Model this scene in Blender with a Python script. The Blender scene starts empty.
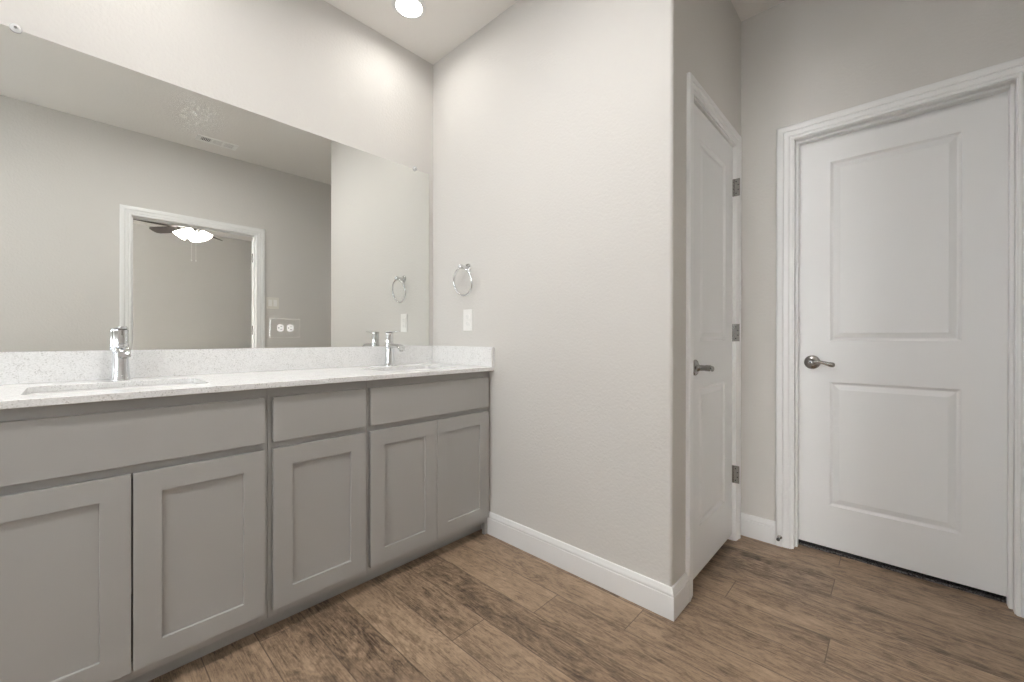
import bpy, bmesh, math, random
from mathutils import Vector, Matrix
S = bpy.context.scene
C = S.collection
PI = math.pi

# ------------------------------------------------------------ camera
F_PX, YAW, PITCH, ROLL = 411.9, 0.7524, -0.0016, 0.0016
cam = bpy.data.cameras.new('camera'); camo = bpy.data.objects.new('camera', cam); C.objects.link(camo)
cam.sensor_width = 36; cam.lens = F_PX / 1024 * 36; cam.clip_start = 0.02
cam.shift_y = -(341 - 338.885) / 1024
fw = Vector((-math.sin(YAW) * math.cos(PITCH), math.cos(YAW) * math.cos(PITCH), math.sin(PITCH)))
rt = Vector((math.cos(YAW), math.sin(YAW), 0)); up = rt.cross(fw)
r2 = rt * math.cos(ROLL) + up * math.sin(ROLL); u2 = -rt * math.sin(ROLL) + up * math.cos(ROLL)
M = Matrix((r2, u2, -fw)).transposed().to_4x4(); M.translation = (2.107, 0, 1.0449)
camo.matrix_world = M
S.camera = camo

# ------------------------------------------------------------ world, exposure
S.view_settings.view_transform = 'Standard'; S.view_settings.look = 'None'
S.view_settings.gamma = 1; S.view_settings.use_curve_mapping = False
S.view_settings.exposure = 0.38
W = bpy.data.worlds.new('world'); S.world = W; W.use_nodes = True
W.node_tree.nodes['Background'].inputs[0].default_value = (0.75, 0.85, 1, 1)
W.node_tree.nodes['Background'].inputs[1].default_value = 0.3
S.cycles.max_bounces = 14; S.cycles.diffuse_bounces = 7; S.cycles.glossy_bounces = 6
S.cycles.use_denoising = True
S.cycles.caustics_reflective = True

def area(name, loc, rot, size, watts, col, size_y=None, spread=180, shape='DISK'):
    l = bpy.data.lights.new(name, 'AREA'); l.shape = shape; l.size = size
    if size_y: l.size_y = size_y
    l.energy = watts; l.color = col; l.spread = math.radians(spread)
    o = bpy.data.objects.new(name, l); C.objects.link(o); o.location = loc; o.rotation_euler = rot
    return o
H = 2.74
CANS = [(0.285, 1.175), (0.285, 0.11)]
for cx, cy in CANS:
    area('can_lamp', (cx, cy, H - 0.016), (0, 0, 0), 0.12, 1.5, (1, 0.975, 0.94), spread=165)
ROOM_CANS = [(1.25, 0.5), (1.25, -1.2)]  # the second, behind the camera, is an added unseen fill lamp
for (cx, cy), pw in zip(ROOM_CANS, (14.8, 11)):
    area('can_lamp', (cx, cy, H - 0.016), (0, 0, 0), 0.12, pw, (1, 0.985, 0.97), spread=180)
# added fill light at an invented window in the wall behind the camera
area('added_back_fill', (1.35, -2.16, 1.55), (PI / 2, 0, PI), 1.6, 118, (0.87, 0.935, 1.0), 1.3, 180, 'RECTANGLE')

area('added_bedroom_fill', (4.4, -2.44, 1.5), (PI / 2, 0, PI), 1.5, 230, (0.98, 0.98, 1.0), 1.2, 180, 'RECTANGLE')  # added lamp to brighten the bedroom walls; no window is built here

# ------------------------------------------------------------ numbers
YE, X1, YD, XR = 1.5314, 1.4927, 2.447, 2.488
XC, XF = 0.5265, 0.5485
YB = -2.2

# ------------------------------------------------------------ materials
def mat(name, col, rough=0.5, metal=0, spec=0.5, bump=None, coat=0):
    m = bpy.data.materials.new(name); m.use_nodes = True
    b = m.node_tree.nodes['Principled BSDF']
    b.inputs['Base Color'].default_value = (*col, 1)
    b.inputs['Roughness'].default_value = rough; b.inputs['Metallic'].default_value = metal
    b.inputs['Specular IOR Level'].default_value = spec
    b.inputs['Coat Weight'].default_value = coat
    if bump:
        nt = m.node_tree; scale, strength, dist = bump
        tc = nt.nodes.new('ShaderNodeTexCoord'); n = nt.nodes.new('ShaderNodeTexNoise')
        n.inputs['Scale'].default_value = scale; n.inputs['Detail'].default_value = 3
        bp = nt.nodes.new('ShaderNodeBump'); bp.inputs['Strength'].default_value = strength
        bp.inputs['Distance'].default_value = dist
        nt.links.new(tc.outputs['Object'], n.inputs['Vector']); nt.links.new(n.outputs['Fac'], bp.inputs['Height'])
        nt.links.new(bp.outputs['Normal'], b.inputs['Normal'])
    return m
M_wall = mat('wall_paint', (0.60, 0.583, 0.556), 0.75, spec=0.3, bump=(85, 0.35, 0.004))
M_ceil = mat('ceiling_paint', (0.80, 0.78, 0.75), 0.85, spec=0.2, bump=(60, 0.3, 0.004))
M_bed = mat('bedroom_paint', (0.52, 0.51, 0.49), 0.8, spec=0.2, bump=(85, 0.3, 0.004))
M_trim = mat('white_trim_paint', (0.76, 0.76, 0.755), 0.35, spec=0.5)
M_door = mat('white_door_paint', (0.74, 0.74, 0.735), 0.4, spec=0.5, bump=(30, 0.04, 0.002))
M_cab = mat('grey_cabinet_paint', (0.375, 0.368, 0.352), 0.42, spec=0.45, bump=(140, 0.05, 0.001))
M_cabin = mat('cabinet_interior', (0.22, 0.21, 0.195), 0.7)
M_chrome = mat('chrome', (0.72, 0.73, 0.74), 0.07, 1)
M_nickel = mat('satin_nickel', (0.36, 0.35, 0.335), 0.25, 1)
M_sink = mat('white_china', (0.82, 0.82, 0.81), 0.12, spec=0.5, coat=0.3)
M_plastic = mat('white_plastic', (0.80, 0.79, 0.77), 0.35)
M_dark = mat('dark_slot', (0.02, 0.02, 0.02), 0.6)
M_vent = mat('white_vent_metal', (0.88, 0.88, 0.86), 0.5)
M_blade = mat('dark_fan_blade', (0.055, 0.045, 0.04), 0.45)
M_rubber = mat('rubber', (0.08, 0.08, 0.08), 0.6)
M_clip = mat('clear_clip', (0.9, 0.9, 0.9), 0.15)
b = M_clip.node_tree.nodes['Principled BSDF']; b.inputs['Transmission Weight'].default_value = 0.55

def emis(name, col, strength):
    m = bpy.data.materials.new(name); m.use_nodes = True
    b = m.node_tree.nodes['Principled BSDF']; b.inputs['Base Color'].default_value = (0.9, 0.9, 0.9, 1)
    b.inputs['Emission Color'].default_value = (*col, 1); b.inputs['Emission Strength'].default_value = strength
    return m
M_lens = emis('lit_lens', (1, 0.97, 0.92), 11)
M_shade = emis('lit_glass_shade', (1, 0.95, 0.9), 7)

def mirror_mat():
    m = bpy.data.materials.new('mirror_glass'); m.use_nodes = True; nt = m.node_tree
    b = nt.nodes['Principled BSDF']
    b.inputs['Base Color'].default_value = (0.86, 0.87, 0.845, 1); b.inputs['Metallic'].default_value = 1
    b.inputs['Roughness'].default_value = 0.0
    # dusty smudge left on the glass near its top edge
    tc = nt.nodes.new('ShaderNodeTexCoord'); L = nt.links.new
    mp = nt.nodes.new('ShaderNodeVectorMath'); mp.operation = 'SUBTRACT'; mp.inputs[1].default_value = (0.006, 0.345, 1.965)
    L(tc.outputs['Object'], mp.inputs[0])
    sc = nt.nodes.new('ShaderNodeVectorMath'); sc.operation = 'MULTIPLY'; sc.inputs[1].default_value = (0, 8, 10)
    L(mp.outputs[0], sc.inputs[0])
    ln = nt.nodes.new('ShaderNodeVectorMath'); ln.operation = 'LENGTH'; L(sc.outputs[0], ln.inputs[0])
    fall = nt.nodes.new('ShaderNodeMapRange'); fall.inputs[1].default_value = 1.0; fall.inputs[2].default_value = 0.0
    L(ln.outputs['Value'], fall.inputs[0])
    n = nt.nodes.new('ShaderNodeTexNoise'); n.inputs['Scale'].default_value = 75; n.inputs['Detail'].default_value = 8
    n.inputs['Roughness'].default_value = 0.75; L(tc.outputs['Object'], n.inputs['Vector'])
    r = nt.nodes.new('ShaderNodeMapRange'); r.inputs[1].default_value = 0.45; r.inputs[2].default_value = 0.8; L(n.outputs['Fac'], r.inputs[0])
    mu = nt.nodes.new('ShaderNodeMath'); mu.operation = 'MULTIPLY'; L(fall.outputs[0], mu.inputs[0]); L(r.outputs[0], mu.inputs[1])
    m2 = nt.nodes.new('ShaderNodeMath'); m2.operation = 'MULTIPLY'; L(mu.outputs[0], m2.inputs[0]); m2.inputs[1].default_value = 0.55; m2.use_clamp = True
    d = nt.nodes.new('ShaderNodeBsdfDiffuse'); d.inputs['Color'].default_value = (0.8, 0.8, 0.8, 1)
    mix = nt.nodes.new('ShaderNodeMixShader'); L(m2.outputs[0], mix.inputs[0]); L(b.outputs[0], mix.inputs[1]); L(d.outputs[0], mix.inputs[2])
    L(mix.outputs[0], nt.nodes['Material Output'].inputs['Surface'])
    return m
M_mirror = mirror_mat()
M_mirror_edge = mat('mirror_edge', (0.28, 0.30, 0.29), 0.2)
M_mirplate = mat('mirrored_plate', (0.86, 0.87, 0.845), 0.015, 1)
M_bevel = mat('plate_bevel', (0.9, 0.88, 0.85), 0.22, 1)

def quartz():
    m = mat('white_quartz', (0.8, 0.8, 0.79), 0.22, spec=0.5); nt = m.node_tree; L = nt.links.new
    b = nt.nodes['Principled BSDF']
    tc = nt.nodes.new('ShaderNodeTexCoord')
    v = nt.nodes.new('ShaderNodeTexVoronoi'); v.inputs['Scale'].default_value = 300; L(tc.outputs['Object'], v.inputs['Vector'])
    sep = nt.nodes.new('ShaderNodeSeparateColor'); L(v.outputs['Color'], sep.inputs[0])
    n = nt.nodes.new('ShaderNodeTexNoise'); n.inputs['Scale'].default_value = 30; n.inputs['Detail'].default_value = 4; L(tc.outputs['Object'], n.inputs['Vector'])
    ad = nt.nodes.new('ShaderNodeMath'); ad.operation = 'MULTIPLY_ADD'; L(n.outputs['Fac'], ad.inputs[0]); ad.inputs[1].default_value = 0.5; L(sep.outputs[0], ad.inputs[2])
    cr = nt.nodes.new('ShaderNodeValToRGB'); L(ad.outputs[0], cr.inputs[0])
    e = cr.color_ramp.elements
    e[0].position = 0.26; e[0].color = (0.56, 0.555, 0.54, 1); e[1].position = 0.36; e[1].color = (0.70, 0.70, 0.69, 1)
    k = e.new(0.75); k.color = (0.735, 0.735, 0.73, 1); k = e.new(1.0); k.color = (0.78, 0.78, 0.775, 1)
    L(cr.outputs[0], b.inputs['Base Color'])
    return m
M_quartz = quartz()

def planks():
    m = mat('wood_plank_floor', (0.3, 0.2, 0.15), 0.42, spec=0.4); nt = m.node_tree; L = nt.links.new
    b = nt.nodes['Principled BSDF']
    def math_(op, a, b_=None, c=None):
        n = nt.nodes.new('ShaderNodeMath'); n.operation = op
        for i, v in enumerate((a, b_, c)):
            if v is None: continue
            if isinstance(v, (int, float)): n.inputs[i].default_value = v
            else: L(v, n.inputs[i])
        return n.outputs[0]
    tc = nt.nodes.new('ShaderNodeTexCoord'); s = nt.nodes.new('ShaderNodeSeparateXYZ'); L(tc.outputs['Object'], s.inputs[0])
    X, Y = s.outputs[0], s.outputs[1]
    wdt, lng = 0.152, 1.22
    yr = math_('DIVIDE', math_('ADD', Y, 0.016 + 1.52 * 4), wdt); row = math_('FLOOR', yr); fy = math_('FRACT', yr)
    wn = nt.nodes.new('ShaderNodeTexWhiteNoise'); wn.noise_dimensions = '1D'; L(row, wn.inputs['W'])
    xr = math_('ADD', math_('DIVIDE', X, lng), math_('MULTIPLY', wn.outputs['Value'], 7.3)); col = math_('FLOOR', xr); fx = math_('FRACT', xr)
    cmb = nt.nodes.new('ShaderNodeCombineXYZ'); L(row, cmb.inputs[0]); L(col, cmb.inputs[1])
    w2 = nt.nodes.new('ShaderNodeTexWhiteNoise'); w2.noise_dimensions = '2D'; L(cmb.outputs[0], w2.inputs['Vector'])
    pid = w2.outputs['Value']
    # grain coordinates, shifted for every plank
    gx = math_('ADD', X, math_('MULTIPLY', pid, 37.0)); gy = math_('ADD', Y, math_('MULTIPLY', pid, 11.0))
    g = nt.nodes.new('ShaderNodeCombineXYZ'); L(math_('MULTIPLY', gx, 1.0), g.inputs[0]); L(math_('MULTIPLY', gy, 6.0), g.inputs[1]); L(math_('MULTIPLY', pid, 9.0), g.inputs[2])
    def noise(vec, sc, det, rough, dist=0):
        n = nt.nodes.new('ShaderNodeTexNoise'); n.inputs['Scale'].default_value = sc; n.inputs['Detail'].default_value = det
        n.inputs['Roughness'].default_value = rough; n.inputs['Distortion'].default_value = dist; L(vec, n.inputs['Vector']); return n.outputs['Fac']
    n1 = noise(g.outputs[0], 2.2, 5, 0.6, 0.4)
    g2 = nt.nodes.new('ShaderNodeCombineXYZ'); L(math_('MULTIPLY', gx, 4.0), g2.inputs[0]); L(math_('MULTIPLY', gy, 90.0), g2.inputs[1])
    n2 = noise(g2.outputs[0], 3.0, 4, 0.6)
    # cathedral rings: bands of a slow noise
    g3 = nt.nodes.new('ShaderNodeCombineXYZ'); L(math_('MULTIPLY', gx, 1.3), g3.inputs[0]); L(math_('MULTIPLY', gy, 5.0), g3.inputs[1]); L(math_('MULTIPLY', pid, 5.0), g3.inputs[2])
    n3 = noise(g3.outputs[0], 1.3, 2, 0.5)
    ring = math_('SINE', math_('MULTIPLY', n3, 120.0))
    ring = math_('MULTIPLY_ADD', ring, 0.5, 0.5)
    # worn darker patches, saw marks
    n4 = noise(g.outputs[0], 1.1, 6, 0.7, 0.8)
    v = math_('MULTIPLY_ADD', n1, 0.45, math_('MULTIPLY', n2, 0.60))
    v = math_('ADD', v, math_('MULTIPLY', ring, 0.085))
    v = math_('ADD', v, math_('MULTIPLY', math_('SUBTRACT', pid, 0.5), 0.13))
    v = math_('ADD', v, math_('MULTIPLY', math_('SUBTRACT', n4, 0.5), 0.35))
    # broad worn patches that cross the grain, and short dark knots
    g5 = nt.nodes.new('ShaderNodeCombineXYZ'); L(math_('MULTIPLY', gx, 3.0), g5.inputs[0]); L(math_('MULTIPLY', gy, 7.0), g5.inputs[1])
    n5 = noise(g5.outputs[0], 2.6, 8, 0.78, 0.3)
    v = math_('ADD', v, math_('MULTIPLY', math_('SUBTRACT', n5, 0.5), 0.75))
    g6 = nt.nodes.new('ShaderNodeCombineXYZ'); L(math_('MULTIPLY', gx, 14.0), g6.inputs[0]); L(math_('MULTIPLY', gy, 40.0), g6.inputs[1])
    n6 = noise(g6.outputs[0], 2.5, 6, 0.8, 1.0)
    v = math_('ADD', v, math_('MULTIPLY', math_('SUBTRACT', n6, 0.5), 0.65))
    cr = nt.nodes.new('ShaderNodeValToRGB'); L(v, cr.inputs[0]); e = cr.color_ramp.elements
    e[0].position = 0.30; e[0].color = (0.075, 0.049, 0.031, 1); e[1].position = 0.86; e[1].color = (0.46, 0.33, 0.222, 1)
    k = e.new(0.44); k.color = (0.165, 0.114, 0.076, 1); k = e.new(0.60); k.color = (0.295, 0.208, 0.138, 1)
    # seams
    ey = math_('MULTIPLY', math_('MINIMUM', fy, math_('SUBTRACT', 1.0, fy)), wdt)
    ex = math_('MULTIPLY', math_('MINIMUM', fx, math_('SUBTRACT', 1.0, fx)), lng)
    ed = math_('MINIMUM', ex, ey)
    mr = nt.nodes.new('ShaderNodeMapRange'); mr.inputs[1].default_value = 0.0006; mr.inputs[2].default_value = 0.0022; L(ed, mr.inputs[0])
    mix = nt.nodes.new('ShaderNodeMix'); mix.data_type = 'RGBA'; L(mr.outputs[0], mix.inputs[0])
    mix.inputs[6].default_value = (0.12, 0.085, 0.06, 1); L(cr.outputs[0], mix.inputs[7])
    L(mix.outputs[2], b.inputs['Base Color'])
    bp = nt.nodes.new('ShaderNodeBump'); bp.inputs['Strength'].default_value = 0.35; bp.inputs['Distance'].default_value = 0.0015
    L(math_('ADD', mr.outputs[0], math_('MULTIPLY', n2, 0.35)), bp.inputs['Height']); L(bp.outputs[0], b.inputs['Normal'])
    L(math_('MULTIPLY_ADD', n2, 0.25, 0.33), b.inputs['Roughness'])
    return m
M_floor = planks()

def carpet(name, c0, c1):
    m = mat(name, c0, 0.95, spec=0.1); nt = m.node_tree; L = nt.links.new
    tc = nt.nodes.new('ShaderNodeTexCoord'); n = nt.nodes.new('ShaderNodeTexNoise'); n.inputs['Scale'].default_value = 220; n.inputs['Detail'].default_value = 3
    L(tc.outputs['Object'], n.inputs['Vector']); cr = nt.nodes.new('ShaderNodeValToRGB'); L(n.outputs['Fac'], cr.inputs[0])
    cr.color_ramp.elements[0].position = 0.4; cr.color_ramp.elements[0].color = (*c0, 1)
    cr.color_ramp.elements[1].position = 0.62; cr.color_ramp.elements[1].color = (*c1, 1)
    L(cr.outputs[0], nt.nodes['Principled BSDF'].inputs['Base Color'])
    bp = nt.nodes.new('ShaderNodeBump'); bp.inputs['Distance'].default_value = 0.004; L(n.outputs['Fac'], bp.inputs['Height']); L(bp.outputs[0], nt.nodes['Principled BSDF'].inputs['Normal'])
    return m
M_carpet_dark = carpet('grey_carpet', (0.03, 0.027, 0.027), (0.16, 0.15, 0.15))
M_carpet = carpet('beige_carpet', (0.28, 0.25, 0.22), (0.42, 0.39, 0.35))

# ------------------------------------------------------------ mesh helpers
def box(bm, x0, x1, y0, y1, z0, z1):
    vs = [bm.verts.new((x, y, z)) for z in (z0, z1) for x, y in ((x0, y0), (x1, y0), (x1, y1), (x0, y1))]
    for f in ((0, 3, 2, 1), (4, 5, 6, 7), (0, 1, 5, 4), (1, 2, 6, 5), (2, 3, 7, 6), (3, 0, 4, 7)):
        bm.faces.new([vs[i] for i in f])
def prism(bm, pts, z0, z1):
    a = [bm.verts.new((x, y, z0)) for x, y in pts]; c = [bm.verts.new((x, y, z1)) for x, y in pts]
    n = len(pts)
    bm.faces.new(a[::-1]); bm.faces.new(c)
    for i in range(n): bm.faces.new((a[i], a[(i + 1) % n], c[(i + 1) % n], c[i]))
def loft(bm, rings, closed=True, caps=True):
    R = [[bm.verts.new(p) for p in r] for r in rings]; n = len(R[0])
    for a, c in zip(R, R[1:]):
        for i in range(n if closed else n - 1):
            j = (i + 1) % n; bm.faces.new((a[i], a[j], c[j], c[i]))
    if caps: bm.faces.new(R[0][::-1]); bm.faces.new(R[-1])
def frame_of(d):
    d = Vector(d).normalized(); a = Vector((0, 0, 1)) if abs(d.z) < 0.9 else Vector((1, 0, 0))
    u = d.cross(a).normalized(); return u, d.cross(u).normalized()
def lathe(bm, origin, axis, prof, n=32, caps=True):
    o = Vector(origin); ax = Vector(axis).normalized(); u, v = frame_of(ax)
    loft(bm, [[o + ax * h + (u * math.cos(2 * PI * i / n) + v * math.sin(2 * PI * i / n)) * max(r, 1e-5) for i in range(n)] for r, h in prof], caps=caps)
def tube(bm, pts, rad, n=14, flat=(1, 1), upv=None):
    pts = [Vector(p) for p in pts]; R = []
    for i, p in enumerate(pts):
        d = (pts[min(i + 1, len(pts) - 1)] - pts[max(i - 1, 0)]).normalized()
        if upv: v = (Vector(upv) - d * d.dot(Vector(upv))).normalized(); u = d.cross(v)
        else: u, v = frame_of(d)
        r = rad[i] if isinstance(rad, (list, tuple)) else rad
        R.append([p + u * math.cos(2 * PI * k / n) * r * flat[0] + v * math.sin(2 * PI * k / n) * r * flat[1] for k in range(n)])
    loft(bm, R)
def torus(bm, c, axis, R, r, n=56, k=12):
    c = Vector(c); ax = Vector(axis).normalized(); u, v = frame_of(ax); rings = []
    for i in range(n):
        a = 2 * PI * i / n; d = u * math.cos(a) + v * math.sin(a)
        rings.append([c + d * (R + r * math.cos(2 * PI * j / k)) + ax * r * math.sin(2 * PI * j / k) for j in range(k)])
    rings.append(rings[0]); loft(bm, rings, caps=False)
    bmesh.ops.remove_doubles(bm, verts=bm.verts, dist=1e-6)
def rrect(cx, cy, hx, hy, r, n=6):
    out = []
    for sx, sy, a0 in ((1, 1, 0), (-1, 1, 90), (-1, -1, 180), (1, -1, 270)):
        for i in range(n + 1):
            a = math.radians(a0 + 90 * i / n); out.append((cx + sx * (hx - r) + r * math.cos(a), cy + sy * (hy - r) + r * math.sin(a)))
    return out
def wloc(p):
    v = Vector((0, 0, 0))
    while p is not None: v += p.location; p = p.parent
    return v
def obj(name, bm, m, parent=None, bevel=0, smooth=False, seg=2):
    off = wloc(parent)
    bmesh.ops.recalc_face_normals(bm, faces=bm.faces)
    if off.length: bmesh.ops.translate(bm, verts=bm.verts, vec=-off)
    me = bpy.data.meshes.new(name); bm.to_mesh(me); bm.free()
    if isinstance(m, (list, tuple)):
        for k in m: me.materials.append(k)
    else: me.materials.append(m)
    o = bpy.data.objects.new(name, me); C.objects.link(o)
    if parent is not None: o.parent = parent
    if smooth:
        for p in me.polygons: p.use_smooth = True
        me.set_sharp_from_angle(angle=math.radians(38))
    if bevel:
        b = o.modifiers.new('bevel', 'BEVEL'); b.width = bevel; b.segments = seg; b.limit_method = 'ANGLE'; b.angle_limit = math.radians(40)
    return o
def tag(o, label, cat, group=None):
    o['label'] = label; o['category'] = cat
    if group: o['group'] = group
    return o
def thing(name, loc, label, cat, group=None):
    o = bpy.data.objects.new(name, None); o.empty_display_size = 0.05; C.objects.link(o); o.location = loc
    return tag(o, label, cat, group)
def struct(name, bm, m, parent=None, **k):
    o = obj(name, bm, m, parent, **k)
    if parent is None: o['kind'] = 'structure'
    return o
def B(): return bmesh.new()

# ------------------------------------------------------------ room shell
XB = 6.2
bm = B(); box(bm, -0.12, 2.545, YB - 0.12, 4.0, -0.1, 0); struct('floor', bm, M_floor)
bm = B(); box(bm, 2.545, XB + 0.12, -2.6, 4.0, -0.1, 0.004); struct('floor_bedroom', bm, M_carpet)
bm = B(); box(bm, -0.12, XB + 0.12, -2.6, 4.0, H, H + 0.1); struct('ceiling', bm, M_ceil)
bm = B(); box(bm, -0.12, 0, YB - 0.12, 4.0, 0, H); struct('wall_left', bm, M_wall)
# end wall with the towel ring, returning round a bullnose corner to the closet door
R = 0.013
arc = [(X1 - R + R * math.sin(a), YE + R - R * math.cos(a)) for a in [PI / 2 * i / 8 for i in range(9)]]
bm = B(); prism(bm, [(0, YE)] + arc + [(X1, 1.715), (X1 - 0.115, 1.715), (X1 - 0.115, YE + 0.115), (0, YE + 0.115)], 0, H)
box(bm, X1 - 0.115, X1, 1.715, 2.354, 2.053, H)
box(bm, X1 - 0.115, X1, 2.354, YD, 0, H)
bmesh.ops.remove_doubles(bm, verts=bm.verts, dist=1e-5)
o = struct('wall_front', bm, M_wall)
bm = B(); box(bm, 0, 1.714, YD, YD + 0.115, 0, H); box(bm, 1.714, 2.452, YD, YD + 0.115, 2.05, H); box(bm, 2.452, XR, YD, YD + 0.115, 0, H)
struct('wall_far', bm, M_wall)
bm = B(); box(bm, XR, XR + 0.115, YB, 0.318, 0, H); box(bm, XR, XR + 0.115, 0.318, 1.25, 2.063, H); box(bm, XR, XR + 0.115, 1.25, 4.0, 0, H)
struct('wall_right', bm, M_wall)
bm = B(); box(bm, 0, 0.54, YB - 0.12, YB, 0, H); box(bm, 2.16, XR + 0.115, YB - 0.12, YB, 0, H)
box(bm, 0.54, 2.16, YB - 0.12, YB, 0, 1.0); box(bm, 0.54, 2.16, YB - 0.12, YB, 2.3, H); struct('wall_back', bm, M_wall)
bm = B(); box(bm, -0.12, XR + 0.115, 3.88, 4.0, 0, H); struct('wall_outer', bm, M_wall)
bm = B(); box(bm, XB, XB + 0.12, -2.6, 4.0, 0, H); box(bm, XR + 0.115, XB, -2.6, -2.48, 0, H); box(bm, XR + 0.115, XB, 3.88, 4.0, 0, H)
struct('wall_bedroom', bm, M_bed)
# unseen window behind the camera, added to go with the fill light
bm = B()
for a in ((0.54, 0.59, 1.0, 2.3), (2.11, 2.16, 1.0, 2.3), (0.59, 2.11, 1.0, 1.05), (0.59, 2.11, 2.25, 2.3), (0.59, 2.11, 1.635, 1.665)):
    box(bm, a[0], a[1], YB - 0.09, YB - 0.04, a[2], a[3])
wf = struct('added_window', bm, M_trim)
M_glass = mat('added_window_glass', (1, 1, 1), 0.0); M_glass.node_tree.nodes['Principled BSDF'].inputs['Transmission Weight'].default_value = 1
bm = B(); box(bm, 0.59, 2.11, YB - 0.067, YB - 0.063, 1.05, 2.25); obj('pane', bm, M_glass, wf)

# ------------------------------------------------------------ baseboards
BP = [(0, 0), (0.014, 0), (0.014, 0.084), (0.0115, 0.0865), (0.0115, 0.089), (0.0125, 0.091), (0.0115, 0.096), (0.0085, 0.102), (0.0065, 0.109), (0.005, 0.1145), (0.003, 0.116), (0, 0.116)]
def baseboard(name, pts, offs):
    bm = B(); loft(bm, [[(x + ox * d, y + oy * d, z) for d, z in BP] for (x, y), (ox, oy) in zip(pts, offs)])
    return struct(name, bm, M_trim, smooth=True)
baseboard('baseboard_front', [(0.509, YE), (X1, YE), (X1, 1.669)], [(0, -1), (1, -1), (1, 0)])
baseboard('baseboard_far', [(X1, YD), (1.658, YD)], [(0, -1), (0, -1)])
baseboard('baseboard_right', [(XR, 1.307), (XR, YD)], [(-1, 0), (-1, 0)])
baseboard('baseboard_right_near', [(XR, YB), (XR, 0.262)], [(-1, 0), (-1, 0)])
baseboard('baseboard_left', [(0, YB), (0, -0.262)], [(1, 0), (1, 0)])
baseboard('baseboard_back', [(0, YB), (XR, YB)], [(0, 1), (0, 1)])
baseboard('baseboard_bedroom', [(XB, -2.48), (XB, 3.88)], [(-1, 0), (-1, 0)])
bm = B(); box(bm, 1.732, 2.434, 2.525, 3.88, 0.0, 0.010); struct('floor_closet_carpet', bm, M_carpet_dark)

# ------------------------------------------------------------ doors
CP = [(0, 0), (0, 0.007), (0.07, 0.0095), (0.16, 0.0095), (0.20, 0.0075), (0.25, 0.0115), (0.50, 0.0125), (0.55, 0.010), (0.60, 0.0145), (0.86, 0.0165), (0.95, 0.0155), (1.0, 0.012), (1.0, 0)]
def mapper(o, u, n):
    o, u, n = Vector(o), Vector(u), Vector(n)
    return lambda a, z, d: o + u * a + n * d + Vector((0, 0, z))
def casing(mp, a0, a1, zt, w, right_w=None):
    bm = B(); rw = right_w or w
    def ring(f): return [f(t, d) for t, d in CP]
    loft(bm, [[mp(a0 - t * w, 0, d) for t, d in CP], [mp(a0 - t * w, zt + t * w, d) for t, d in CP],
              [mp(a1 + t * rw, zt + t * w, d) for t, d in CP], [mp(a1 + t * rw, 0, d) for t, d in CP]])
    return bm
def mbox(bm, mp, a0, a1, z0, z1, d0, d1):
    vs = [bm.verts.new(mp(a, z, d)) for d in (d0, d1) for a, z in ((a0, z0), (a1, z0), (a1, z1), (a0, z1))]
    for f in ((0, 3, 2, 1), (4, 5, 6, 7), (0, 1, 5, 4), (1, 2, 6, 5), (2, 3, 7, 6), (3, 0, 4, 7)):
        bm.faces.new([vs[i] for i in f])
def slab(bm, mp, a0, a1, z0, z1, d0, d1, panels, rings, both=False):
    """slab between depths d0 (back) and d1 (front) whose front has sunk panels; rings = (inset, depth)"""
    us = sorted({a0, a1, *[p[0] for p in panels], *[p[1] for p in panels]})
    vs = sorted({z0, z1, *[p[2] for p in panels], *[p[3] for p in panels]})
    def face(sgn, base):
        for i in range(len(us) - 1):
            for j in range(len(vs) - 1):
                q = (us[i], us[i + 1], vs[j], vs[j + 1])
                if any(abs(q[0] - p[0]) < 1e-6 and abs(q[2] - p[2]) < 1e-6 for p in panels):
                    prev = None
                    for ins, dp in rings:
                        c = [bm.verts.new(mp(a, z, base + sgn * dp)) for a, z in ((q[0] + ins, q[2] + ins), (q[1] - ins, q[2] + ins), (q[1] - ins, q[3] - ins), (q[0] + ins, q[3] - ins))]
                        if prev:
                            for k in range(4): bm.faces.new((prev[k], prev[(k + 1) % 4], c[(k + 1) % 4], c[k]))
                        prev = c
                    bm.faces.new(prev)
                else:
                    bm.faces.new([bm.verts.new(mp(a, z, base)) for a, z in ((q[0], q[2]), (q[1], q[2]), (q[1], q[3]), (q[0], q[3]))])
    face(1, d1)
    if both: face(-1, d0)
    else:
        for i in range(len(us) - 1):
            for j in range(len(vs) - 1):
                bm.faces.new([bm.verts.new(mp(a, z, d0)) for a, z in ((us[i], vs[j]), (us[i + 1], vs[j]), (us[i + 1], vs[j + 1]), (us[i], vs[j + 1]))])
    for k in range(len(us) - 1):
        for z in (z0, z1): bm.faces.new([bm.verts.new(mp(a, z, d)) for a, d in ((us[k], d0), (us[k + 1], d0), (us[k + 1], d1), (us[k], d1))])
    for k in range(len(vs) - 1):
        for a in (a0, a1): bm.faces.new([bm.verts.new(mp(a, z, d)) for z, d in ((vs[k], d0), (vs[k + 1], d0), (vs[k + 1], d1), (vs[k], d1))])
    bmesh.ops.remove_doubles(bm, verts=bm.verts, dist=1e-6)
RINGS = [(0, 0), (0.003, -0.0035), (0.009, -0.0085), (0.013, -0.0095), (0.016, -0.0085), (0.034, -0.0025), (0.036, -0.0015)]
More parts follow.
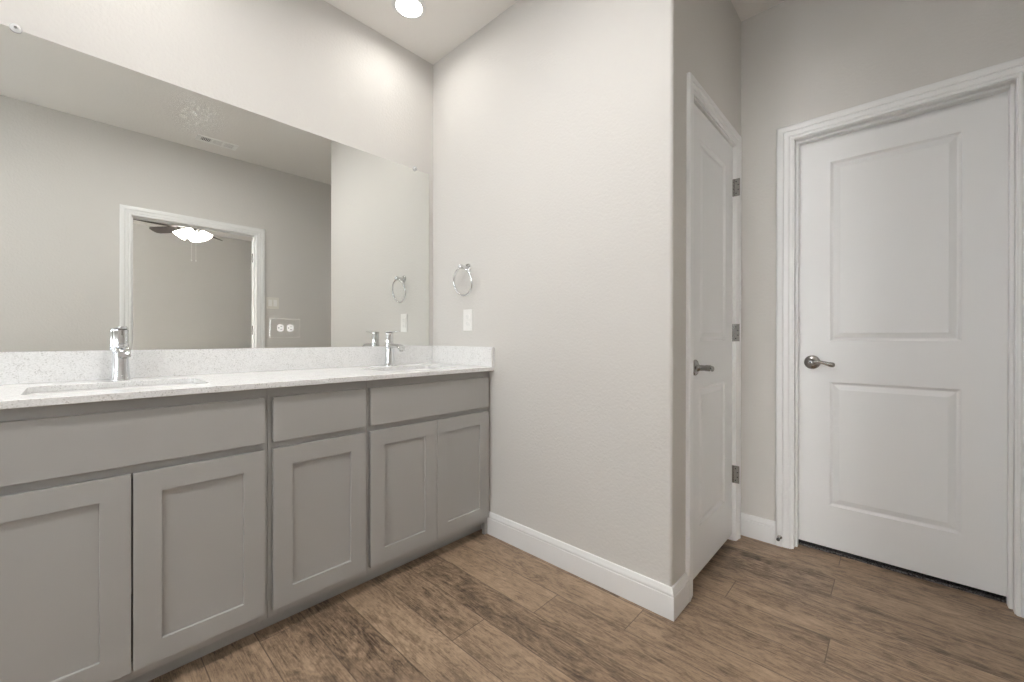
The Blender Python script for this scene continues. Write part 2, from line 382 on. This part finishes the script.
def lever(mp, a, z, d, parent, sgn=1):
    O = mp(a, z, d); n = (mp(a, z, d + 1) - O); w = (mp(a + sgn, z, d) - O)
    bm = B()
    lathe(bm, O, n, [(0.034, 0), (0.034, 0.003), (0.031, 0.007), (0.024, 0.010), (0.020, 0.011), (0.016, 0.014), (0.0125, 0.020), (0.0115, 0.040), (0.013, 0.044), (0.013, 0.058), (0.009, 0.062), (0, 0.063)])
    h = obj('door_handle', bm, M_nickel, parent, smooth=True)
    bm = B(); pts = []; rad = []
    for i in range(15):
        t = i / 14; pts.append(O + n * (0.051 - 0.010 * t * t) + w * (0.004 + 0.088 * t) + Vector((0, 0, 0.005 * math.sin(t * PI * 1.6) - 0.003 * t)))
        rad.append(0.0105 - 0.0035 * math.sin(min(1, t * 1.25) * PI) * 0.9 + (0.0015 if t > 0.75 else 0) - (0.004 if i == 14 else 0))
    tube(bm, pts, rad, flat=(0.75, 1.0), upv=(0, 0, 1))
    lv = obj('lever', bm, M_nickel, h, smooth=True)
    bm = B(); lathe(bm, O + n * 0.062, n, [(0.004, 0), (0.004, 0.0015), (0, 0.002)], n=12); obj('privacy_pin', bm, M_dark, h)
def hinge(O, w, n, parent):
    """barrel at O, leaf lying along w, leaf face looking along n"""
    O, w, n = Vector(O), Vector(w), Vector(n); bm = B()
    for k in range(5):
        z = -0.044 + k * 0.018
        lathe(bm, O + Vector((0, 0, z)), (0, 0, 1), [(0.0045, 0), (0.0056, 0.0008), (0.0056, 0.0162), (0.0045, 0.017)], n=14)
    mp = lambda a, z, d: O + w * a + n * d + Vector((0, 0, z))
    mbox(bm, mp, 0.0, 0.030, -0.044, 0.045, -0.001, 0.0015)
    h = obj('hinge', bm, M_nickel, parent)
    bm = B()
    for z, a in ((-0.030, 0.012), (-0.012, 0.022), (0.012, 0.022), (0.030, 0.012)):
        lathe(bm, mp(a, z, 0.0016), n, [(0.0032, 0), (0.0026, 0.0008), (0, 0.001)], n=10)
    obj('screws', bm, M_dark, h)

def std_panels(a0, a1, m):
    return [(a0 + m, a1 - m, 0.233, 0.835), (a0 + m, a1 - m, 1.035, 1.905)]
# door 1: closet door in the return wall, looking along +x
mp = mapper((X1, 0, 0), (0, 1, 0), (1, 0, 0))
bm = B(); slab(bm, mp, 1.736, 2.333, 0.032, 2.031, -0.045, -0.010, std_panels(1.736, 2.333, 0.118), RINGS, True)
d1 = struct('door_1', bm, M_door)
obj('door_casing', casing(mp, 1.729, 2.340, 2.040, 0.060), M_trim, d1, smooth=True)
bm = B(); mbox(bm, mp, 1.715, 1.733, 0, 2.053, -0.115, 0.0); mbox(bm, mp, 2.336, 2.354, 0, 2.053, -0.115, 0.0); mbox(bm, mp, 1.733, 2.336, 2.035, 2.053, -0.115, 0.0)
mbox(bm, mp, 1.733, 1.743, 0, 2.035, -0.075, -0.047); mbox(bm, mp, 2.326, 2.336, 0, 2.035, -0.075, -0.047); mbox(bm, mp, 1.743, 2.326, 2.025, 2.035, -0.075, -0.047)
obj('door_jamb', bm, M_trim, d1)
for z in (1.822, 1.075, 0.345): hinge((X1 - 0.006, 2.3355, z), (1, 0, 0), (0, -1, 0), d1)
lever(mp, 1.797, 0.922, -0.010, d1)
# door 2: right hand door in the far wall, looking along -y, set back behind its stops
mp = mapper((0, YD, 0), (1, 0, 0), (0, -1, 0))
bm = B(); slab(bm, mp, 1.736, 2.431, 0.028, 2.030, -0.108, -0.073, std_panels(1.744, 2.423, 0.123), RINGS, True)
d2 = struct('door_2', bm, M_door)
obj('door_casing', casing(mp, 1.726, 2.438, 2.035, 0.068, XR - 2.439), M_trim, d2, smooth=True)
bm = B(); mbox(bm, mp, 1.714, 1.732, 0, 2.05, -0.115, 0); mbox(bm, mp, 2.434, 2.452, 0, 2.05, -0.115, 0); mbox(bm, mp, 1.732, 2.434, 2.032, 2.05, -0.115, 0)
obj('door_jamb', bm, M_trim, d2)
bm = B(); mbox(bm, mp, 1.732, 1.743, 0, 2.032, -0.072, -0.034); mbox(bm, mp, 2.423, 2.434, 0, 2.032, -0.072, -0.034); mbox(bm, mp, 1.743, 2.423, 2.021, 2.032, -0.072, -0.034)
obj('door_stop_moulding', bm, M_trim, d2, bevel=0.002)
lever(mp, 1.797, 0.928, -0.073, d2)
# doorway in the right wall to the bedroom, seen in the mirror
mp = mapper((XR, 0, 0), (0, 1, 0), (-1, 0, 0))
mj = mp
bm = B(); mbox(bm, mp, 0.318, 0.336, 0, 2.063, -0.115, 0); mbox(bm, mp, 1.232, 1.25, 0, 2.063, -0.115, 0); mbox(bm, mp, 0.336, 1.232, 2.045, 2.063, -0.115, 0)
mbox(bm, mp, 0.336, 0.346, 0, 2.045, -0.07, -0.035); mbox(bm, mp, 1.222, 1.232, 0, 2.045, -0.07, -0.035); mbox(bm, mp, 0.346, 1.222, 2.035, 2.045, -0.07, -0.035)
d3 = struct('door_3', bm, M_trim)
obj('door_casing', casing(mp, 0.332, 1.236, 2.049, 0.070), M_trim, d3, smooth=True)
mb = mapper((XR + 0.115, 0, 0), (0, 1, 0), (1, 0, 0))
obj('door_casing', casing(mb, 0.332, 1.236, 2.049, 0.070), M_trim, d3, smooth=True)
for z in (1.84, 1.12, 0.3): hinge((XR + 0.117, 1.2315, z), (-1, 0, 0), (0, -1, 0), d3)
# the bedroom door itself, swung right back against the bedroom side of the wall
ang = math.radians(8); hx, hy = XR + 0.145, 1.245
mo = mapper((hx, hy, 0), (math.sin(ang), math.cos(ang), 0), (math.cos(ang), -math.sin(ang), 0))
bm = B(); slab(bm, mo, 0.0, 0.87, 0.02, 2.03, 0.0, 0.035, std_panels(0.0, 0.87, 0.13), RINGS, True)
dl = obj('door_leaf', bm, M_door, d3)
lever(mo, 0.81, 0.925, 0.035, dl, -1)
# spring door stop on the casing foot
t = thing('door_stop', (1.676, YD - 0.0135, 0.047), 'small metal door stop at the foot of the white casing beside the right-hand door', 'door stop')
bm = B(); lathe(bm, (1.676, YD - 0.0135, 0.047), (0, -1, 0), [(0.011, 0), (0.011, 0.002), (0.006, 0.005), (0.005, 0.006)], n=18); obj('base', bm, M_nickel, t, smooth=True)
bm = B(); pts = [(1.676 + 0.0045 * math.cos(i * 0.9), YD - 0.0185 - i * 0.0004, 0.047 + 0.0045 * math.sin(i * 0.9)) for i in range(60)]
tube(bm, pts, 0.0011, n=6); obj('spring', bm, M_nickel, t, smooth=True)
bm = B(); lathe(bm, (1.676, YD - 0.042, 0.047), (0, -1, 0), [(0.007, 0), (0.0078, 0.002), (0.0078, 0.010), (0.005, 0.013), (0, 0.0135)], n=18); obj('rubber_tip', bm, M_rubber, t, smooth=True)

# ------------------------------------------------------------ vanity cabinets
ZDT, ZDB, ZPT, ZPB = 0.8388, 0.6826, 0.658, 0.0961
XFR = XC - 0.0195
mpx = mapper((0, 0, 0), (0, 1, 0), (1, 0, 0))
def cab(y0, y1, label, doors, drawer, solid_drawer=False, end=False):
    t = thing('vanity_cabinet', ((XFR) / 2, (y0 + y1) / 2, 0), label, 'cabinet', 'grey vanity cabinets under the countertop')
    a0, a1 = drawer[0], drawer[1]
    bm = B()
    g = 0.0004
    # face frame: stiles and three rails
    box(bm, XFR - 0.019, XFR, y0 + g, a0 + 0.02, 0.066, 0.8735); box(bm, XFR - 0.019, XFR, a1 - 0.02, y1 - g, 0.066, 0.8735)
    if end: box(bm, XFR - 0.019, XFR, a1 - 0.012, y1 - g, 0.0, 0.0658)
    for z0, z1 in ((0.066, 0.115), (0.640, 0.700), (0.820, 0.8735)): box(bm, XFR - 0.019, XFR, a0 + 0.02, a1 - 0.02, z0, z1)
    obj('face_frame', bm, M_cab, t, bevel=0.0008)
    bm = B()
    box(bm, 0.002, XFR - 0.0195, y0 + g, y0 + 0.016, 0.066, 0.872); box(bm, 0.002, XFR - 0.0195, y1 - 0.016, y1 - g, 0.066, 0.872)
    box(bm, 0.002, XFR - 0.0195, y0 + 0.0165, y1 - 0.0165, 0.066, 0.082); box(bm, 0.002, 0.008, y0 + 0.0165, y1 - 0.0165, 0.0825, 0.872)
    box(bm, 0.002, 0.40, y0 + g, y0 + 0.016, 0, 0.0655); box(bm, 0.002, 0.40, y1 - 0.016, y1 - g, 0, 0.0655)
    obj('carcass', bm, M_cabin, t)
    bm = B(); box(bm, 0.428, 0.446, y0 + g, y1 - g, 0, 0.0655); obj('toe_kick', bm, M_cab, t)
    for y_0, y_1 in doors:
        bm = B(); slab(bm, mpx, y_0, y_1, ZPB, ZPT, XC - 0.019, XC, [(y_0 + 0.063, y_1 - 0.063, ZPB + 0.063, ZPT - 0.063)], [(0, 0), (0.0003, -0.008)])
        obj('door', bm, M_cab, t, bevel=0.0007)
    bm = B(); mbox(bm, mpx, drawer[0], drawer[1], ZDB, ZDT, XC - 0.019, XC)
    d = obj('drawer' if solid_drawer else 'false_drawer_front', bm, M_cab, t, bevel=0.0015)
    if solid_drawer:
        bm = B(); z0, z1 = 0.702, 0.815
        box(bm, 0.06, XC - 0.0395, a0 + 0.03, a0 + 0.042, z0, z1); box(bm, 0.06, XC - 0.0395, a1 - 0.042, a1 - 0.03, z0, z1)
        box(bm, 0.06, XC - 0.0395, a0 + 0.042, a1 - 0.042, z0, z0 + 0.01)
        obj('drawer_box', bm, M_cabin, d)
    return t
cab(-0.243, 0.4653, 'wide grey two-door vanity cabinet at the left, below the nearer faucet', [(-0.219, 0.1145), (0.1185, 0.4528)], (-0.219, 0.4528))
cab(0.4653, 0.8305, 'narrow middle grey vanity cabinet with one drawer above a single door', [(0.4778, 0.8201)], (0.4778, 0.8201), True)
cab(0.8305, 1.5299, 'grey two-door vanity cabinet against the end wall, below the farther faucet', [(0.8408, 1.1728), (1.1758, 1.5102)], (0.8408, 1.5102), end=True)

# ------------------------------------------------------------ countertop with two cut-outs, backsplashes
ZT, ZB = 0.893, 0.8735
YL, YR = -0.258, YE - 0.0008
SINKS = [(0.292, 0.1125), (0.292, 1.1775)]
SHX, SHY = 0.145, 0.205
ct = thing('countertop', (XF / 2, 0.64, ZB), 'long white speckled quartz vanity top and backsplash running under the mirror', 'countertop')
bm = B()
def cell(y0, y1, s):
    cx, cy = s; N = 6; hole = rrect(cx, cy, SHX, SHY, 0.03, N)
    corners = [(XF, y1), (0.001, y1), (0.001, y0), (XF, y0)]
    for z in (ZT, ZB):
        hv = [bm.verts.new((x, y, z)) for x, y in hole]; cv = [bm.verts.new((x, y, z)) for x, y in corners]
        n = N + 1
        for c in range(4):
            for i in range(N): bm.faces.new((cv[c], hv[c * n + i], hv[c * n + i + 1]))
            bm.faces.new((cv[c], hv[c * n + N], hv[((c + 1) % 4) * n], cv[(c + 1) % 4]))
    L_ = len(hole)
    a = [bm.verts.new((x, y, ZB)) for x, y in hole]; c2 = [bm.verts.new((x, y, ZT)) for x, y in hole]
    for i in range(L_): bm.faces.new((a[i], a[(i + 1) % L_], c2[(i + 1) % L_], c2[i]))
cell(YL, 0.64, SINKS[0]); cell(0.64, YR, SINKS[1])
def q(*p): bm.faces.new([bm.verts.new(v) for v in p])
for x in (0.001, XF):
    for y0, y1 in ((YL, 0.64), (0.64, YR)): q((x, y0, ZB), (x, y1, ZB), (x, y1, ZT), (x, y0, ZT))
for y in (YL, YR): q((0.001, y, ZB), (XF, y, ZB), (XF, y, ZT), (0.001, y, ZT))
bmesh.ops.remove_doubles(bm, verts=bm.verts, dist=1e-5)
obj('slab', bm, M_quartz, ct, bevel=0.0012)
bm = B(); box(bm, 0.001, 0.020, YL, YR, ZT + 0.0003, 0.9984); obj('backsplash', bm, M_quartz, ct, bevel=0.001)
bm = B(); box(bm, 0.0205, XF - 0.002, YR - 0.019, YR, ZT + 0.0003, 0.9984); obj('side_splash', bm, M_quartz, ct, bevel=0.001)

for (cx, cy), lab in zip(SINKS, ('white undermount basin sunk in the countertop below the nearer faucet', 'white undermount basin sunk in the countertop below the farther faucet')):
    t = thing('sink', (cx, cy, ZB), lab, 'sink', 'white undermount sinks')
    bm = B(); zt = ZB - 0.0005
    rg = []
    for dx, z, r in ((0.020, zt - 0.010, 0.04), (0.020, zt, 0.04), (0.003, zt, 0.034), (0.0, zt - 0.004, 0.034), (-0.006, zt - 0.05, 0.034), (-0.012, zt - 0.11, 0.04), (-0.030, zt - 0.137, 0.05), (-0.07, zt - 0.145, 0.04), (-0.115, zt - 0.148, 0.02)):
        rg.append([(x, y, z) for x, y in rrect(cx, cy, SHX + dx, SHY + dx, min(r, SHX + dx - 0.001), 6)])
    for dx, z, r in ((-0.115, zt - 0.156, 0.02), (-0.03, zt - 0.153, 0.05), (-0.002, zt - 0.12, 0.045), (0.010, zt - 0.010, 0.04)):
        rg.append([(x, y, z) for x, y in rrect(cx, cy, SHX + dx, SHY + dx, min(r, SHX + dx - 0.001), 6)])
    loft(bm, rg + [rg[0]], caps=False)
    q_ = [bm.verts.new((x, y, zt - 0.148)) for x, y in rrect(cx, cy, SHX - 0.115, SHY - 0.115, 0.02, 6)]; bm.faces.new(q_)
    bmesh.ops.remove_doubles(bm, verts=bm.verts, dist=1e-5)
    obj('basin', bm, M_sink, t, smooth=True)
    bm = B(); lathe(bm, (cx, cy, zt - 0.1475), (0, 0, 1), [(0.022, 0), (0.022, 0.002), (0.017, 0.003), (0.015, 0.0015), (0.012, 0.003), (0, 0.0045)]); obj('drain', bm, M_chrome, t, smooth=True)

# ------------------------------------------------------------ faucets
def faucet(x, y, label):
    t = thing('faucet', (x, y, ZT), label, 'faucet', 'chrome single handle faucets')
    bm = B()
    prof = [(0.0285, 0.0), (0.0285, 0.003), (0.026, 0.008), (0.0238, 0.025), (0.0225, 0.055), (0.022, 0.085), (0.022, 0.126), (0.0215, 0.127), (0.0205, 0.1275), (0.0205, 0.129)]
    lathe(bm, (x, y, ZT), (0, 0, 1), prof, n=40); obj('body', bm, M_chrome, t, smooth=True)
    # flat squared spout reaching over the basin and turning down
    bm = B(); rg = []
    for px_, pz, hw, hh, tilt in ((0.010, 0.110, 0.0165, 0.0105, 0), (0.045, 0.112, 0.0175, 0.010, 0.0), (0.085, 0.111, 0.018, 0.0095, 0.1), (0.106, 0.107, 0.018, 0.009, 0.5), (0.117, 0.099, 0.018, 0.009, 1.0), (0.121, 0.085, 0.018, 0.009, 1.45)):
        c, s = math.cos(tilt), math.sin(tilt)
        ring = []
        for a, b_ in rrect(0, 0, hw, hh, 0.005, 4): ring.append((x + px_ + b_ * s, y + a, ZT + pz + b_ * c))
        rg.append(ring)
    loft(bm, rg); obj('spout', bm, M_chrome, t, smooth=True)
    bm = B(); lathe(bm, (x + 0.1215, y, ZT + 0.0855), (0.12, 0, -1), [(0.009, 0), (0.009, 0.004), (0, 0.0045)], n=18); obj('aerator', bm, M_nickel, t)
    bm = B(); lathe(bm, (x, y, ZT + 0.1295), (0, 0, 1), [(0.019, 0), (0.019, 0.0015), (0.0205, 0.0025), (0.0205, 0.043), (0.021, 0.045), (0.021, 0.050), (0.017, 0.0515)], n=36)
    h = obj('handle', bm, M_chrome, t, smooth=True)
    bm = B(); rg = []
    for px_, hw, z, hh in ((-0.021, 0.012, 0.1855, 0.0028), (-0.010, 0.0195, 0.1855, 0.003), (0.02, 0.0185, 0.186, 0.003), (0.06, 0.013, 0.188, 0.0027), (0.092, 0.0105, 0.190, 0.0024), (0.097, 0.007, 0.1903, 0.0018)):
        rg.append([(x + px_, y + a, ZT + z + b_ - 0.0015) for a, b_ in rrect(0, 0, hw, hh, 0.0017, 3)])
    loft(bm, rg); obj('lever', bm, M_chrome, h, smooth=True)
faucet(0.082, 0.119, 'chrome faucet at the left sink, in front of the mirrored door frame')
faucet(0.082, 1.184, 'chrome faucet at the right-hand sink, near the towel ring wall')

# ------------------------------------------------------------ mirror
mt = thing('mirror', (0.003, 0.62, 0.999), 'large frameless wall mirror above the vanity reflecting the opposite doorway', 'mirror')
bm = B(); y0, y1, z0, z1 = -0.262, 1.4988, 0.9992, 2.0503
box(bm, 0.0008, 0.006, y0, y1, z0, z1)
o = obj('mirror_glass', bm, [M_mirror_edge, M_mirror], mt)
o.data.materials.clear(); o.data.materials.append(M_mirror_edge); o.data.materials.append(M_mirror)
for p in o.data.polygons: p.material_index = 1 if p.normal.x > 0.9 else 0
# keep the smudge in place: coordinates are local to the mirror
nt = M_mirror.node_tree
for n in nt.nodes:
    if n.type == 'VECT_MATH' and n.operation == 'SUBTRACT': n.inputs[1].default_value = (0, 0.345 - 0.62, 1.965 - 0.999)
for yy in (-0.125, 1.395):
    bm = B(); lathe(bm, (0.0062, yy, z1 + 0.002), (1, 0, 0), [(0.014, 0), (0.014, 0.003), (0.010, 0.0055), (0.005, 0.006)], n=24)
    c = obj('mirror_clip', bm, M_clip, mt, smooth=True)
    bm = B(); lathe(bm, (0.012, yy, z1 + 0.002), (1, 0, 0), [(0.0045, 0), (0.004, 0.0015), (0, 0.002)], n=14); obj('screw', bm, M_chrome, c, smooth=True)

# ------------------------------------------------------------ outlets and switches
def socket(bm_face, bm_slot, mp, a, z, horiz):
    """one receptacle face with its two slots and ground hole; horiz turns it on its side"""
    pts = []
    for i in range(28):
        t = 2 * PI * i / 28; p = 0.0172 * math.cos(t), 0.0172 * math.sin(t); p = (p[0], max(-0.0138, min(0.0138, p[1])))
        pts.append((p[1], p[0]) if horiz else p)
    loft(bm_face, [[mp(a + u, z + v, d) for u, v in pts] for d in (0, 0.0025)])
    for (u, v), (hu, hv) in (((-0.0063, 0.003), (0.0012, 0.0045)), ((0.0063, 0.003), (0.0010, 0.0037)), ((0, -0.0075), (0.0024, 0.0024))):
        if horiz: u, v, hu, hv = v, u, hv, hu
        mbox(bm_slot, mp, a + u - hu, a + u + hu, z + v - hv, z + v + hv, 0.0024, 0.003)
# duplex outlet laid on its side with a mirrored cover plate
mp = mapper((0.0063, 0, 0), (0, 1, 0), (1, 0, 0))
t = thing('outlet', (0.0063, 0.684, 1.091), 'sideways white duplex outlet in a mirrored cover plate set into the mirror', 'outlet')
bm = B(); mbox(bm, mp, 0.622, 0.746, 1.050, 1.132, 0, 0.0042); obj('cover_plate', bm, M_mirplate, t, bevel=0)
bm = B()
for a0, a1, z0_, z1_ in ((0.6195, 0.7485, 1.132, 1.1345), (0.6195, 0.7485, 1.0475, 1.050), (0.6195, 0.622, 1.050, 1.132), (0.746, 0.7485, 1.050, 1.132)):
    mbox(bm, mp, a0, a1, z0_, z1_, 0, 0.0042)
obj('plate_rim', bm, M_bevel, t, bevel=0.001)
mp2 = mapper((0.0105, 0, 0), (0, 1, 0), (1, 0, 0))
for a in (0.6625, 0.7045):
    bf, bs = B(), B(); socket(bf, bs, mp2, a, 1.091, True); rc = obj('receptacle', bf, M_plastic, t); obj('slots', bs, M_dark, rc)
# outlet under the towel ring
mp = mapper((0, YE - 0.0003, 0), (1, 0, 0), (0, -1, 0))
t = thing('outlet', (0.333, YE - 0.0003, 1.147), 'white upright outlet plate on the wall right below the towel ring', 'outlet')
bm = B(); mbox(bm, mp, 0.297, 0.370, 1.087, 1.207, 0, 0.005); obj('cover_plate', bm, M_plastic, t, bevel=0.002)
mp2 = mapper((0, YE - 0.0051, 0), (1, 0, 0), (0, -1, 0)); M_slot = mat('slot_shadow', (0.5, 0.5, 0.49), 0.6)
for z in (1.1275, 1.1665):
    bf, bs = B(), B(); socket(bf, bs, mp2, 0.3335, z, False); rc = obj('receptacle', bf, M_plastic, t); obj('slots', bs, M_slot, rc)
# double switch beside the bedroom doorway
mp = mapper((XR - 0.0003, 0, 0), (0, 1, 0), (-1, 0, 0))
t = thing('light_switch', (XR, 1.376, 1.395), 'double white rocker switch plate beside the bedroom doorway, reflected in the mirror', 'light switch')
bm = B(); mbox(bm, mp, 1.318, 1.434, 1.336, 1.452, 0, 0.005); obj('cover_plate', bm, mat('almond_plastic', (0.70, 0.68, 0.62), 0.4), t, bevel=0.002)
for a in (1.353, 1.399):
    bm = B(); mbox(bm, mp, a - 0.0165, a + 0.0165, 1.361, 1.427, 0.0052, 0.008); obj('rocker', bm, M_plastic, t, bevel=0.001)

# ------------------------------------------------------------ towel ring
tx, tz = 0.335, 1.443
t = thing('towel_ring', (tx, YE, tz), 'round chrome towel ring hanging on the pale wall right of the mirror', 'towel ring')
bm = B(); lathe(bm, (tx, YE - 0.0003, tz), (0, -1, 0), [(0.024, 0), (0.024, 0.004), (0.021, 0.008), (0.012, 0.010), (0.010, 0.014)]); obj('wall_plate', bm, M_chrome, t, smooth=True)
bm = B(); lathe(bm, (tx, YE - 0.0145, tz), (0, -1, 0), [(0.0095, 0), (0.0085, 0.03), (0.0125, 0.033), (0.0135, 0.043), (0.012, 0.052), (0.007, 0.055), (0, 0.0555)]); obj('post', bm, M_chrome, t, smooth=True)
bm = B(); tl = math.radians(9)
torus(bm, (tx, YE - 0.053 + 0.073 * math.sin(tl), tz - 0.008 - 0.076), (0, math.cos(tl), math.sin(tl)), 0.076, 0.0055); obj('ring', bm, M_chrome, t, smooth=True)

# ------------------------------------------------------------ ceiling fittings
labs = ['round lit recessed downlight in the ceiling above the farther sink', 'round recessed downlight above the nearer sink, just out of view',
        'round recessed downlight in the middle of the ceiling, above the open floor', 'added round fill downlight, unseen behind the viewer, nearest the added back window']
for (cx, cy), lab in zip(CANS + ROOM_CANS, labs):
    t = thing('recessed_light', (cx, cy, H), lab, 'ceiling light', 'recessed ceiling lights')
    bm = B(); lathe(bm, (cx, cy, H - 0.0003), (0, 0, -1), [(0.086, 0), (0.086, 0.003), (0.080, 0.007), (0.066, 0.009), (0.064, 0.006)], n=48); obj('trim_ring', bm, M_trim, t, smooth=True)
    bm = B(); lathe(bm, (cx, cy, H - 0.0095), (0, 0, -1), [(0.063, 0), (0.062, 0.002), (0.04, 0.004), (0, 0.005)], n=48); obj('lens', bm, M_lens, t, smooth=True)
# air register above the opposite wall
vx, vy = 2.215, 0.862
t = thing('ceiling_vent', (vx, vy, H), 'white three-panel air register in the ceiling, seen in the mirror above the doorway', 'air vent')
HX, HY = 0.062, 0.145
bm = B()
for a in ((vx - HX, vx - HX + 0.022, vy - HY, vy + HY), (vx + HX - 0.022, vx + HX, vy - HY, vy + HY), (vx - HX + 0.022, vx + HX - 0.022, vy - HY, vy - HY + 0.03), (vx - HX + 0.022, vx + HX - 0.022, vy + HY - 0.03, vy + HY),
          (vx - HX + 0.022, vx + HX - 0.022, vy - 0.047, vy - 0.032), (vx - HX + 0.022, vx + HX - 0.022, vy + 0.032, vy + 0.047)):
    box(bm, *a, H - 0.007, H - 0.0003)
obj('frame', bm, M_vent, t)
bm = B(); box(bm, vx - HX + 0.022, vx + HX - 0.022, vy - HY + 0.03, vy + HY - 0.03, H - 0.0018, H - 0.0003); obj('duct_opening', bm, M_dark, t)
k = 0
for y0_, y1_, th in ((vy - HY + 0.03, vy - 0.047, 40), (vy - 0.032, vy + 0.032, -35), (vy + 0.047, vy + HY - 0.03, -35)):
    n = 6
    for i in range(n):
        yc = y0_ + (y1_ - y0_) * (i + 0.5) / n; a = math.radians(th)
        bm = B(); dy, dz = 0.0042 * math.cos(a), 0.0042 * math.sin(a)
        loft(bm, [[(x, yc - dy, H - 0.006 - dz), (x, yc + dy, H - 0.006 + dz), (x, yc + dy + 0.0006, H - 0.0066 + dz), (x, yc - dy + 0.0006, H - 0.0066 - dz)] for x in (vx - HX + 0.022, vx + HX - 0.022)])
        obj('slat', bm, M_vent, t)

# ------------------------------------------------------------ ceiling fan in the bedroom
fx, fy = 4.50, 1.06; zb = 2.445
t = thing('ceiling_fan', (fx, fy, H), 'dark-bladed ceiling fan with lit glass shades, reflected through the doorway', 'ceiling fan')
bm = B(); lathe(bm, (fx, fy, H - 0.0003), (0, 0, -1), [(0.07, 0), (0.07, 0.01), (0.05, 0.045), (0.015, 0.055)]); obj('canopy', bm, M_nickel, t, smooth=True)
bm = B(); lathe(bm, (fx, fy, H - 0.05), (0, 0, -1), [(0.012, 0), (0.012, 0.13)], n=16); obj('downrod', bm, M_nickel, t, smooth=True)
bm = B(); lathe(bm, (fx, fy, zb + 0.105), (0, 0, -1), [(0.03, 0), (0.09, 0.01), (0.115, 0.035), (0.12, 0.07), (0.10, 0.10), (0.06, 0.115), (0.055, 0.145), (0.03, 0.15)]); obj('motor_housing', bm, M_nickel, t, smooth=True)
for i in range(5):
    a = math.radians(-34 + 72 * i); d = Vector((math.cos(a), math.sin(a), 0)); s = Vector((-math.sin(a), math.cos(a), 0)); O = Vector((fx, fy, zb))
    bm = B(); tube(bm, [O + d * 0.09, O + d * 0.13 + Vector((0, 0, -0.006)), O + d * 0.19], [0.012, 0.011, 0.016], n=10, flat=(1.4, 0.4), upv=(0, 0, 1)); br = obj('blade_bracket', bm, M_nickel, t, smooth=True)
    bm = B(); outline = [(0.16, 0.04), (0.22, 0.058), (0.45, 0.068), (0.57, 0.066), (0.605, 0.05), (0.615, 0.02), (0.615, -0.02), (0.605, -0.05), (0.57, -0.066), (0.45, -0.068), (0.22, -0.058), (0.16, -0.04)]
    loft(bm, [[O + d * r + s * w * 1.0 + Vector((0, 0, -w * 0.34 + h)) for r, w in outline] for h in (-0.004, 0.003)]); obj('blade', bm, M_blade, t)
for i in range(4):
    a = math.radians(25 + 90 * i); d = Vector((math.cos(a), math.sin(a), 0)); O = Vector((fx, fy, zb - 0.028)) + d * 0.085; ax = (d * 0.75 + Vector((0, 0, -1))).normalized()
    bm = B(); lathe(bm, O, ax, [(0.018, 0), (0.03, 0.012), (0.05, 0.045), (0.066, 0.08), (0.076, 0.105), (0.05, 0.112), (0, 0.114)], n=28); obj('lamp_shade', bm, M_shade, t, smooth=True)
for dy in (-0.022, 0.022):
    bm = B(); L_ = 0.36
    lathe(bm, (fx - 0.05, fy + dy, zb - 0.045), (0, 0, -1), [(0.0018, 0), (0.0018, L_)], n=8)
    ch = obj('pull_chain', bm, M_trim, t)
    bm = B(); lathe(bm, (fx - 0.05, fy + dy, zb - 0.045 - L_), (0, 0, -1), [(0.003, 0), (0.0075, 0.008), (0.0075, 0.018), (0, 0.026)], n=12); obj('fob', bm, M_trim, ch, smooth=True)
